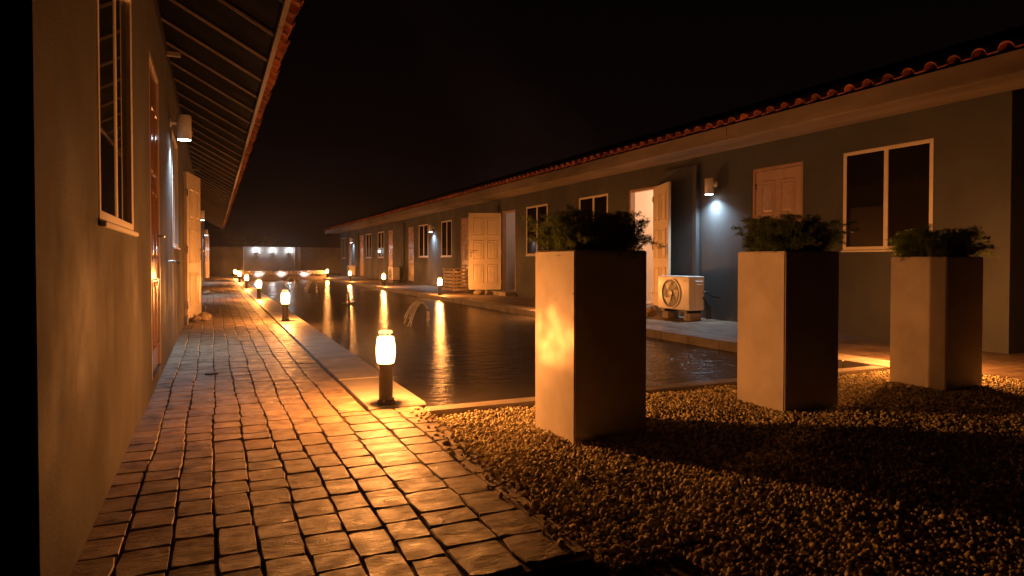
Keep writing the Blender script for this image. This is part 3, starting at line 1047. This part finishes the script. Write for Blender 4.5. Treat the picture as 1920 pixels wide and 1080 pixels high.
def light_fleck(lamp, target, k):
    """the thick moulded glass of this lamp throws one bright fleck: an uneven angular output of the lamp itself"""
    d = (Vector(target) - Vector(BL.location) - Vector(lamp.location)).normalized()
    lamp.data = lamp.data.copy()
    lamp.data.use_nodes = True
    n, l = lamp.data.node_tree.nodes, lamp.data.node_tree.links
    em = n["Emission"]
    geo = n.new("ShaderNodeNewGeometry")
    nz = n.new("ShaderNodeTexNoise"); nz.inputs["Scale"].default_value = 11; nz.inputs["Detail"].default_value = 3
    nz.inputs["Distortion"].default_value = 1.2
    l.new(geo.outputs["Incoming"], nz.inputs["Vector"])
    ds = n.new("ShaderNodeVectorMath"); ds.operation = 'DISTANCE'
    l.new(geo.outputs["Incoming"], ds.inputs[0]); ds.inputs[1].default_value = d
    ma = n.new("ShaderNodeMath"); ma.operation = 'MULTIPLY_ADD'; ma.inputs[1].default_value = -0.55
    l.new(nz.outputs["Fac"], ma.inputs[0]); l.new(ds.outputs["Value"], ma.inputs[2])
    mr = n.new("ShaderNodeMapRange"); mr.interpolation_type = 'SMOOTHSTEP'
    mr.inputs["From Min"].default_value = -0.14; mr.inputs["From Max"].default_value = -0.25
    mr.inputs["To Min"].default_value = 1.0; mr.inputs["To Max"].default_value = k
    l.new(ma.outputs[0], mr.inputs["Value"])
    l.new(mr.outputs[0], em.inputs["Strength"])


ORD = ['', 'second', 'third', 'fourth', 'fifth', 'sixth']
for k in range(1, 6):
    c_ = dup(BL)
    c_.location = (0.955, 4.08 + 6.17 * k, 0.012)
    c_['label'] = 'lit bollard lamp on the path-side coping, %s from the gravel bed' % ORD[k]
for k in range(6):
    c_ = dup(BL)
    c_.location = (5.26 if k else 5.39, 3.98 + 6.13 * k if k else 3.77, 0.012)
    c_['label'] = ('lit bollard lamp on the house-side coping, %s from the gravel bed' % ORD[k]) if k else 'lit bollard lamp at the house-side pool corner behind the planters'

light_fleck([c for c in BL.children if c.type == 'LIGHT'][0], (1.62, 3.04, .50), 3.2)  # adds the shaped fleck of light on the path-side planter

# ------------------------------------------------------------------ planters and ferns


def planter(x, y, rz, w, d, h, label):
    t = thing('planter', label, 'planter', (x, y, -0.03), rz, 'tall square planters on the gravel')
    H = h + 0.03
    th = 0.022
    bm = bmesh.new()
    o = [bm.verts.new(p) for p in ((0, 0, 0), (w, 0, 0), (w, d, 0), (0, d, 0), (0, 0, H), (w, 0, H), (w, d, H), (0, d, H))]
    i = [bm.verts.new(p) for p in ((th, th, H), (w - th, th, H), (w - th, d - th, H), (th, d - th, H), (th, th, H - .09), (w - th, th, H - .09), (w - th, d - th, H - .09), (th, d - th, H - .09))]
    bm.faces.new((o[3], o[2], o[1], o[0]))
    for k in range(4):
        q = (k + 1) % 4
        bm.faces.new((o[k], o[q], o[4 + q], o[4 + k]))
        bm.faces.new((o[4 + k], o[4 + q], i[q], i[k]))
        bm.faces.new((i[k], i[q], i[4 + q], i[4 + k]))
    eds = [e for e in bm.edges if all(v in o for v in e.verts)]
    bmesh.ops.bevel(bm, geom=eds, offset=0.007, segments=2, affect='EDGES')
    me = bpy.data.meshes.new('box'); bm.to_mesh(me); bm.free()
    me.materials.append(MATS['planter'])
    obj('box', me, t)
    s = MB()
    n = 9
    vs = [(th + (w - 2 * th) * a / (n - 1), th + (d - 2 * th) * b / (n - 1), H - .035 + random.uniform(-.01, .01)) for a in range(n) for b in range(n)]
    s.add(vs, [(a * n + b, (a + 1) * n + b, (a + 1) * n + b + 1, a * n + b + 1) for a in range(n - 1) for b in range(n - 1)], True)
    s.build('soil', 'soil', t)
    return t


def fern(x, y, z, w, d, seed, label, hmax, lean=(0, 0), nst=150):
    g = np.random.default_rng(seed)
    V, F = [], []
    nv = 0
    SV = MB()
    for s in range(nst):
        bx, by = g.uniform(-.42, .42) * w, g.uniform(-.42, .42) * d
        az = math.atan2(by, bx) + g.normal(0, .9)
        out = g.uniform(.04, .19) * (0.6 + 1.1 * math.hypot(bx / w, by / d))
        ht = hmax * g.uniform(.35, 1.0) * (1 - .35 * math.hypot(bx / w, by / d))
        droop = g.uniform(.0, .06) * (1 if g.random() < .75 else 2.2)
        pts = []
        for k in range(8):
            t = k / 7
            pts.append((bx + math.cos(az) * out * t + lean[0] * t * t, by + math.sin(az) * out * t + lean[1] * t * t, ht * (1.75 * t - .75 * t * t) * (1 - .2 * t) - droop * t ** 3))
        P = np.array(pts)
        SV.tube(pts, [.0022 - .0002 * k for k in range(8)], 4, False)
        for k in range(1, 8):
            for side in range(5):
                fr_ = g.random()
                p0 = P[k] * fr_ + P[k - 1] * (1 - fr_)
                a2 = g.uniform(0, 6.283)
                sd = np.array([math.cos(a2), math.sin(a2), g.uniform(-.2, .7)])
                sd /= np.linalg.norm(sd)
                L = g.uniform(.022, .05) * (1.1 - .5 * k / 8)
                nn = 11
                tt = np.linspace(.1, 1, nn)
                base = p0 + sd * (tt * L)[:, None]
                dirs = sd * .7 + g.normal(0, .75, (nn, 3))
                dirs /= np.linalg.norm(dirs, axis=1)[:, None]
                ln = g.uniform(.011, .022, nn)[:, None]
                side_v = np.cross(dirs, g.normal(0, 1, (nn, 3)))
                side_v /= np.linalg.norm(side_v, axis=1)[:, None] + 1e-9
                wd = .0015
                quad = np.stack([base, base + dirs * ln * .5 + side_v * wd, base + dirs * ln, base + dirs * ln * .5 - side_v * wd], 1)
                V.append(quad.reshape(-1, 3))
                F.append(np.arange(nn * 4).reshape(nn, 4) + nv)
                nv += nn * 4
    V = np.concatenate(V)
    keep_floor = V[:, 2] < -.03
    V[keep_floor, 2] = -.03 + (V[keep_floor, 2] + .03) * 1.0
    F = np.concatenate(F)
    t = thing('fern', label, 'plant', (x, y, z), 0, 'ferns growing in the planters')
    me = bpy.data.meshes.new('foliage')
    me.from_pydata(V.tolist(), [], F.tolist())
    me.materials.append(MATS['fern'])
    obj('foliage', me, t)
    SV.build('stems', 'fern', t)


specs = [(1.635, 2.89, R(3.5), .455, .40, .952, 'nearest tall square planter with a bright light patch, beside the paver path'),
         (3.135, 2.985, R(-3), .435, .425, .955, 'tall square planter standing between the other two on the gravel'),
         (4.65, 2.99, R(3), .45, .41, .925, 'tall square planter half in shadow, nearest the pool-side bungalow')]
flab = ['bushy feathery fern spilling from the planter beside the path', 'low feathery fern filling the middle planter', 'flat spreading fern in the planter nearest the bungalow']
specs[0] = specs[0][:6] + ('tall square planter with a bright light patch, beside the paver path',)
for k, (x, y, rz, w, d, h, lab) in enumerate(specs):
    planter(x, y, rz, w, d, h, lab)
    c_, s_ = math.cos(rz), math.sin(rz)
    cx, cy = x + c_ * w / 2 - s_ * d / 2, y + s_ * w / 2 + c_ * d / 2
    fern(cx, cy, h - .03, w, d, 5 + k, flab[k], (.34, .38, .36)[k], ((.015, 0), (0, 0), (.03, -.02))[k], (230, 200, 180)[k])

# ------------------------------------------------------------------ air-conditioning units


def ac_unit(x, y, z, label, w=.76, d=.28, h=.53):
    """front (fan) towards -x, near end towards -y; origin at the near front lower corner"""
    t = thing('outdoor_unit', label, 'air conditioner', (x, y, z), 0, 'outdoor air-conditioning units')
    MB().cbox(0, 0, .02, d, w, h, .012, 2).build('casing', 'ac_white', t)
    fy, fz, fr_ = w * .56, h * .5, h * .40
    n = 28
    ring = MB()
    for (ra, rb, xa, xb) in ((fr_, fr_ + .018, -.004, -.016),):
        vs, fs = [], []
        for k in range(n):
            a = 2 * math.pi * k / n
            for (r_, x_) in ((ra, xa), (ra, xb), (rb, xb), (rb, xa)):
                vs.append((x_, fy + r_ * math.cos(a), fz + r_ * math.sin(a)))
        for k in range(n):
            q = (k + 1) % n
            for j in range(4):
                fs.append((k * 4 + j, k * 4 + (j + 1) % 4, q * 4 + (j + 1) % 4, q * 4 + j))
        ring.add(vs, fs)
    ring.build('fan_ring', 'ac_white', t)
    dk = MB()
    dk.add([(-.003, fy + fr_ * math.cos(2 * math.pi * k / n), fz + fr_ * math.sin(2 * math.pi * k / n)) for k in range(n)], [tuple(range(n))])
    dk.build('fan_opening', 'black_plastic', t)
    for b in range(3):
        a0 = b * 2.094 + .4
        bl = MB()
        vs, fs = [], []
        for i in range(6):
            rr = fr_ * (.18 + .74 * i / 5)
            sw = .55 + .1 * i
            vs += [(-.010, fy + rr * math.cos(a0 + .08 * i), fz + rr * math.sin(a0 + .08 * i)),
                   (-.006, fy + rr * math.cos(a0 + sw + .08 * i), fz + rr * math.sin(a0 + sw + .08 * i))]
        fs = [(2 * i, 2 * i + 1, 2 * i + 3, 2 * i + 2) for i in range(5)]
        bl.add(vs, fs)
        bl.build('fan_blade', 'grey_blade', t)
    hb = MB().tube([(-.004, fy, fz), (-.02, fy, fz)], .045, 16)
    hb.build('fan_hub', 'ac_white', t)
    gr = MB()
    for k in range(6):
        r_ = fr_ * (k + 1) / 6
        pts = [(-.018 - .006 * (1 - (r_ / fr_) ** 2), fy + r_ * math.cos(2 * math.pi * j / 24), fz + r_ * math.sin(2 * math.pi * j / 24)) for j in range(25)]
        gr.tube(pts, .0012, 4, False)
    for k in range(8):
        a = k * math.pi / 4
        gr.tube([(-.024, fy + .02 * math.cos(a), fz + .02 * math.sin(a)), (-.016, fy + fr_ * math.cos(a), fz + fr_ * math.sin(a))], .0018, 4, False)
    gr.build('fan_grille', 'grey_blade', t)
    MB().cbox(.10, -.022, .06, .24, -.002, h - .07, .006).build('valve_cover', 'ac_white', t)
    MB().cbox(.12, -.030, h - .14, .22, -.0225, h - .12, .003).build('carry_grip', 'ac_white', t)
    MB().cbox(.12, -.030, h - .27, .22, -.0225, h - .25, .003).build('carry_grip', 'ac_white', t)
    MB().box(-.003, .06, h - .075, -.0005, .14, h - .065).build('badge', 'grey_blade', t)
    for yy in (.06, w - .16):
        MB().cbox(.01, yy, -.02, d - .01, yy + .10, .019, .004).build('foot', 'black_plastic', t)
    return t


ac_unit(6.42, 7.92, 0.13, 'white outdoor unit with big round fan beside the cream open door')
ac_unit(6.55, 26.3, 0.09, 'white outdoor unit on the deck next to the wide pilaster')
ac_unit(6.55, 35.4, 0.09, 'white outdoor unit at the far end of the deck by the last doors')
for (x, y, lab) in ((6.47, 7.95, 'concrete block under the near end of the big-fan outdoor unit'), (6.47, 8.48, 'concrete block under the far end of the big-fan outdoor unit')):
    o = MB().cbox(0, 0, -.01, .2, .16, .108, .008).build('block', 'concrete', None, (x, y, 0.0))
    tag(o, lab, 'block', 'blocks under the outdoor unit')
for (yy, lab) in ((26.38, 'block under the outdoor unit next to the wide pilaster'), (35.48, 'block under the outdoor unit at the far end of the deck')):
    o = MB().cbox(0, 0, -.01, .25, .6, .068, .008).build('block', 'concrete', None, (6.57, yy, 0.0))
    tag(o, lab, 'block', 'blocks under the outdoor unit')
# pipes behind the near unit
pp = MB().tube([(6.66, 7.90, .34), (6.66, 7.875, .33), (6.70, 7.87, .26), (6.72, 7.87, .02)], .016, 8).tube([(6.68, 7.90, .25), (6.70, 7.872, .24), (6.76, 7.872, .2), (6.78, 7.875, .02)], .014, 8).tube([(6.66, 7.90, .42), (6.70, 7.87, .43), (6.8, 7.88, .36), (6.98, 7.9, .34)], .012, 8)
tag(pp.build('pipe', 'black_plastic'), 'black insulated pipes behind the big-fan outdoor unit', 'pipe')

# ------------------------------------------------------------------ stones that hold the doors, slatted crate, tap


def rock(x, y, z, s, seed, label, mat='stone'):
    g = random.Random(seed)
    bm = bmesh.new()
    bmesh.ops.create_icosphere(bm, subdivisions=2, radius=1.0)
    off = [Vector((g.uniform(-1, 1), g.uniform(-1, 1), g.uniform(-1, 1))).normalized() for _ in range(9)]
    cut = [g.uniform(.62, .9) for _ in off]
    for v in bm.verts:
        c = v.co.copy()
        for o, k in zip(off, cut):
            dd = c.dot(o)
            if dd > k:
                c -= o * (dd - k)
        v.co = Vector((c.x * s[0], c.y * s[1], max(c.z, -.7) * s[2] + .68 * s[2]))
    me = bpy.data.meshes.new('door_stone'); bm.to_mesh(me); bm.free()
    me.materials.append(MATS[mat])
    o = obj('door_stone', me, None, (x, y, z), g.uniform(0, 3))
    return tag(o, label, 'stone', 'stones holding doors open')


rock(-0.13, 10.95, -.005, (.11, .09, .08), 3, 'rough stone holding the ajar door on the path')
rock(-0.24, 10.75, -.005, (.08, .07, .06), 4, 'dark smaller stone tucked beside the ajar door on the path')
rock(-0.16, 19.2, -.005, (.13, .11, .07), 5, 'flat stone lying by the wall below the second path-side lamp')
rock(6.5, 9.0, -.01, (.13, .12, .11), 6, 'rough stone at the foot of the cream open door')
rock(6.25, 9.35, -.01, (.10, .08, .06), 8, 'small broken stone lying by the lit doorway')
rock(6.35, 16.35, -.01, (.14, .10, .09), 9, 'pale stone wedged under the wide open white door')
rock(6.55, 16.3, -.01, (.10, .08, .08), 10, 'grey stone beside the pale one under the white door')
rock(6.9, 9.9, -.01, (.2, .45, .06), 12, 'low stone step before the lit doorway')
o = MB().cbox(XR - .28, 15.4, -.02, XR - .003, 16.35, .09, .008).build('door_step', 'concrete')
tag(o, 'low concrete step before the doorway with the white open door', 'step')

cr = thing('slatted_crate', 'pale slatted wooden crate behind the wide open white door', 'crate', (6.2, 17.95, 0))
for k in range(6):
    MB().cbox(0, .03, .03 + k * .10, .02, .87, .095 + k * .10, .003).build('slat', 'wood_slat', cr)
    MB().cbox(.025, 0, .03 + k * .10, .45, .018, .095 + k * .10, .003).build('slat', 'wood_slat', cr)
for (x_, y_) in ((.0, .0), (.41, .0205), (.0, .872), (.41, .85)):
    MB().cbox(x_ + .021 if x_ == 0 else x_, y_ + .0205 if y_ == 0 else y_, 0, x_ + .06, y_ + .05, .64, .003).build('post', 'wood_slat', cr)
MB().cbox(-.01, -.01, .645, .47, .93, .665, .003).build('top', 'wood_slat', cr)

tp = thing('garden_tap', 'small metal tap on the path-side wall beyond the closed door', 'tap', (XL, 6.9, .89))
MB().tube([(0, 0, 0), (.07, 0, 0), (.085, 0, -.01), (.088, 0, -.04)], .008, 10).build('spout', 'steel', tp)
MB().tube([(.045, -.03, .022), (.045, .03, .022)], .006, 8).tube([(.045, 0, 0), (.045, 0, .022)], .005, 8).build('tap_handle', 'steel', tp)

# ------------------------------------------------------------------ fountain nozzles in the pool
for k, (x, y, on) in enumerate(((2.93, 9.61, True), (2.82, 15.4, False), (2.91, 21.3, True), (2.82, 26.6, True))):
    lab = ['slim fountain spout arcing water into the pool, closest to the gravel bed', 'dry fountain pipe with a round plate standing in the pool',
           'slim fountain spout arcing water, beyond the dry pipe', 'fountain spout nearest the stone ledge'][k]
    t = thing('fountain_spout', lab, 'fountain', (x, y, WZ - .03), 0, 'fountain spouts in the pool')
    MB().tube([(0, 0, 0), (0, 0, .27)], [.026, .024], 12).tube([(0, 0, .26), (0, 0, .29)], [.03, .016], 12).build('pipe', 'dark_metal' if not on else 'steel', t)
    if on:
        jg = random.Random(40 + k)
        arc, drops = MB(), MB()
        for q in range(9):
            reach, up = -.34 * jg.uniform(.86, 1.12), .62 * jg.uniform(.9, 1.06)
            sx, sy = jg.uniform(-.012, .012), jg.uniform(-.012, .012)
            end = jg.uniform(.9, 1.0)
            pts, rad = [], []
            for j in range(20):
                s_ = end * j / 19
                hx = reach * s_
                pts.append((hx * .913 + sx * (1 + 2 * s_), -hx * .409 + sy * (1 + 2 * s_), .285 + up * s_ - .86 * s_ * s_))
                rad.append((.0035 + .003 * s_) * (1 + .35 * math.sin(j * 1.9 + q * 2)))
            arc.tube(pts, rad, 5, False)
            for j in range(14):
                s_ = jg.uniform(.35, 1.02)
                hx = reach * s_ * jg.uniform(.9, 1.1)
                c = Vector((hx * .913 + jg.gauss(0, .02), -hx * .409 + jg.gauss(0, .02), max(.04, .285 + up * s_ - .86 * s_ * s_ + jg.gauss(0, .02))))
                r_ = jg.uniform(.002, .005)
                drops.add([c + Vector(v) * r_ for v in ((1, 0, 0), (-1, 0, 0), (0, 1, 0), (0, -1, 0), (0, 0, 1.6), (0, 0, -1.2))],
                          [(0, 2, 4), (2, 1, 4), (1, 3, 4), (3, 0, 4), (2, 0, 5), (1, 2, 5), (3, 1, 5), (0, 3, 5)], True)
        arc.build('water_arc', 'jet_water', t)
        drops.build('water_drops', 'jet_water', t)
    else:
        MB().lathe([(.001, .05), (.16, .05), (.165, .04), (.15, .035)], 24).build('plate', 'dark_metal', t)
        MB().tube([(-.05, .02, .05), (-.05, .02, .14)], .02, 8).build('valve', 'dark_metal', t)

# ------------------------------------------------------------------ stone ledge at the pool's far end
LG = thing('stone_ledge', 'rough stone-faced ledge lit from below at the far end of the pool', 'ledge', (3.1, YF, 0))
LX0, LX1 = CL0 + .1 - 3.1, CR1 - .1 - 3.1
MB().box(LX0, .12, -.3, LX1, 1.1, .2).build('base', 'end_wall', LG)
MB().box(LX0 - .02, .06, .2, LX1 + .02, 1.12, .36).build('slab', 'concrete', LG)
st = MB()
x = LX0
g = random.Random(3)
while x < LX1 - .03:
    z = .195
    w = g.uniform(.09, .2)
    while z < .36:
        h_ = g.uniform(.04, .09)
        dd = g.uniform(.0, .05)
        st.cbox(x, .01 - dd, z, min(x + w - .008, LX1), .058, min(z + h_ - .006, .385), .006)
        z += h_
    x += w
o = st.build('stone_facing', 'ledge_stone', LG)
o['kind'] = 'stuff'
for i, px in enumerate((2.03, 3.1, 4.2)):
    t = thing('uplight', 'small white uplight at the foot of the stone ledge, ' + ('by the path-side bollards', 'under its middle', 'by the house-side bollard')[i], 'uplight', (px, YF - .13, -.09), 0, 'uplights under the stone ledge')
    MB().lathe([(.001, -.05), (.035, -.05), (.045, .0), (.045, .02), (.038, .02), (.034, .008)], 16).build('housing', 'dark_metal', t)
    MB().lathe([(.001, .012), (.035, .012)], 16).build('lens', 'cool_lens', t)
    light('lamp_light', 'SPOT', 60, (1.0, .82, .76), t, (0, 0, .03), (R(180 - 20), 0, 0), radius=.025, spot_size=R(104), spot_blend=1.0)

# ------------------------------------------------------------------ end wall with lit panel
WY = 43.0
EW = tag(MB().box(-9, WY, -.3, 16, WY + .2, 1.70).build('boundary_wall', 'end_wall'), 'plain brown wall closing the courtyard behind the stone ledge', 'wall')
pn = thing('lit_panel', 'pale raised wall panel washed by three white lamps', 'panel', (3.2, WY, 0))
MB().cbox(-1.53, -.10, -.2, 1.37, -.002, 1.715, .005).build('panel_face', 'end_panel', pn)
MB().cbox(1.385, -.06, -.2, 1.72, -.002, 1.71, .005).build('side_panel', 'end_panel', pn)
MB().cbox(-1.58, -.13, -.2, -1.532, -.002, 1.72, .004).build('edge_trim', 'white_alu', pn)
MB().cbox(1.372, -.13, -.2, 1.384, -.002, 1.72, .002).build('edge_trim', 'white_alu', pn)
for i, px in enumerate((2.35, 3.29, 4.25)):
    t = thing('panel_lamp', 'small white up-facing lamp on the lit panel, ' + ('on the path side', 'between the other two', 'on the bungalow side')[i], 'wall lamp', (px, WY - .10, 1.36), 0, 'three lamps on the lit panel')
    MB().tube([(0, -.08, -.06), (0, -.08, .06)], [.05, .06], 14).build('housing', 'lamp_body', t)
    MB().tube([(0, -.08, 0), (0, 0, 0)], .02, 8).build('arm', 'lamp_body', t)
    MB().lathe([(.001, .063), (.05, .063)], 14, 0, -.08).build('lens', 'cool_lens', t)
    light('lamp_light', 'POINT', 20, (.8, .93, 1.0), t, (0, -.13, .12), radius=.06)

# ------------------------------------------------------------------ tree behind the end wall
TR = thing('tree', 'spreading tree faintly lit behind the lit panel wall', 'tree', (2.1, 45.2, -.3))
tk = MB()
tk.tube([(0, 0, 0), (.1, 0, .8), (.05, .1, 1.6), (.2, 0, 2.3)], [.16, .13, .11, .08], 10)
g = random.Random(21)
tips = []
for k in range(16):
    a = g.uniform(0, 6.28)
    ln = g.uniform(.9, 2.2)
    z0 = g.uniform(1.3, 2.2)
    p = [(.1, .05, z0)]
    for j in range(1, 5):
        p.append((.1 + math.cos(a) * ln * j / 4 + g.uniform(-.1, .1), .05 + math.sin(a) * ln * j / 4 * .8 + g.uniform(-.1, .1), z0 + (.9 * j / 4) * g.uniform(.3, 1.1)))
    tk.tube(p, [.05, .04, .03, .02, .01], 6)
    tips += [p[2], p[3], p[4]]
tk.build('trunk', 'bark', TR)
lv = MB()
for (x, y, z) in tips:
    for j in range(90):
        c = Vector((x + g.gauss(0, .22), y + g.gauss(0, .22), z + g.gauss(0, .16)))
        d = Vector((g.gauss(0, 1), g.gauss(0, 1), g.gauss(0, .6))).normalized()
        e = d.cross(Vector((g.gauss(0, 1), g.gauss(0, 1), g.gauss(0, 1)))).normalized()
        L = g.uniform(.04, .08)
        lv.add([c, c + d * L * .5 + e * L * .25, c + d * L, c + d * L * .5 - e * L * .25], [(0, 1, 2, 3)])
lv.build('crown', 'tree_leaf', TR)

# ------------------------------------------------------------------ thin even haze over the court, added for a glow round the lamps
hz = MB().box(-41, -21, -1.4, 51, 91, 6.5).build('haze', None)
hz['kind'] = 'stuff'
m = bpy.data.materials.new('haze')
m.use_nodes = True
n, l = m.node_tree.nodes, m.node_tree.links
n.remove(n["Principled BSDF"])
pv = n.new("ShaderNodeVolumePrincipled")
pv.inputs["Color"].default_value = (0.9, 0.9, 0.9, 1)
pv.inputs["Density"].default_value = HAZE
pv.inputs["Anisotropy"].default_value = 0.93
l.new(pv.outputs[0], n["Material Output"].inputs["Volume"])
hz.data.materials.append(m)
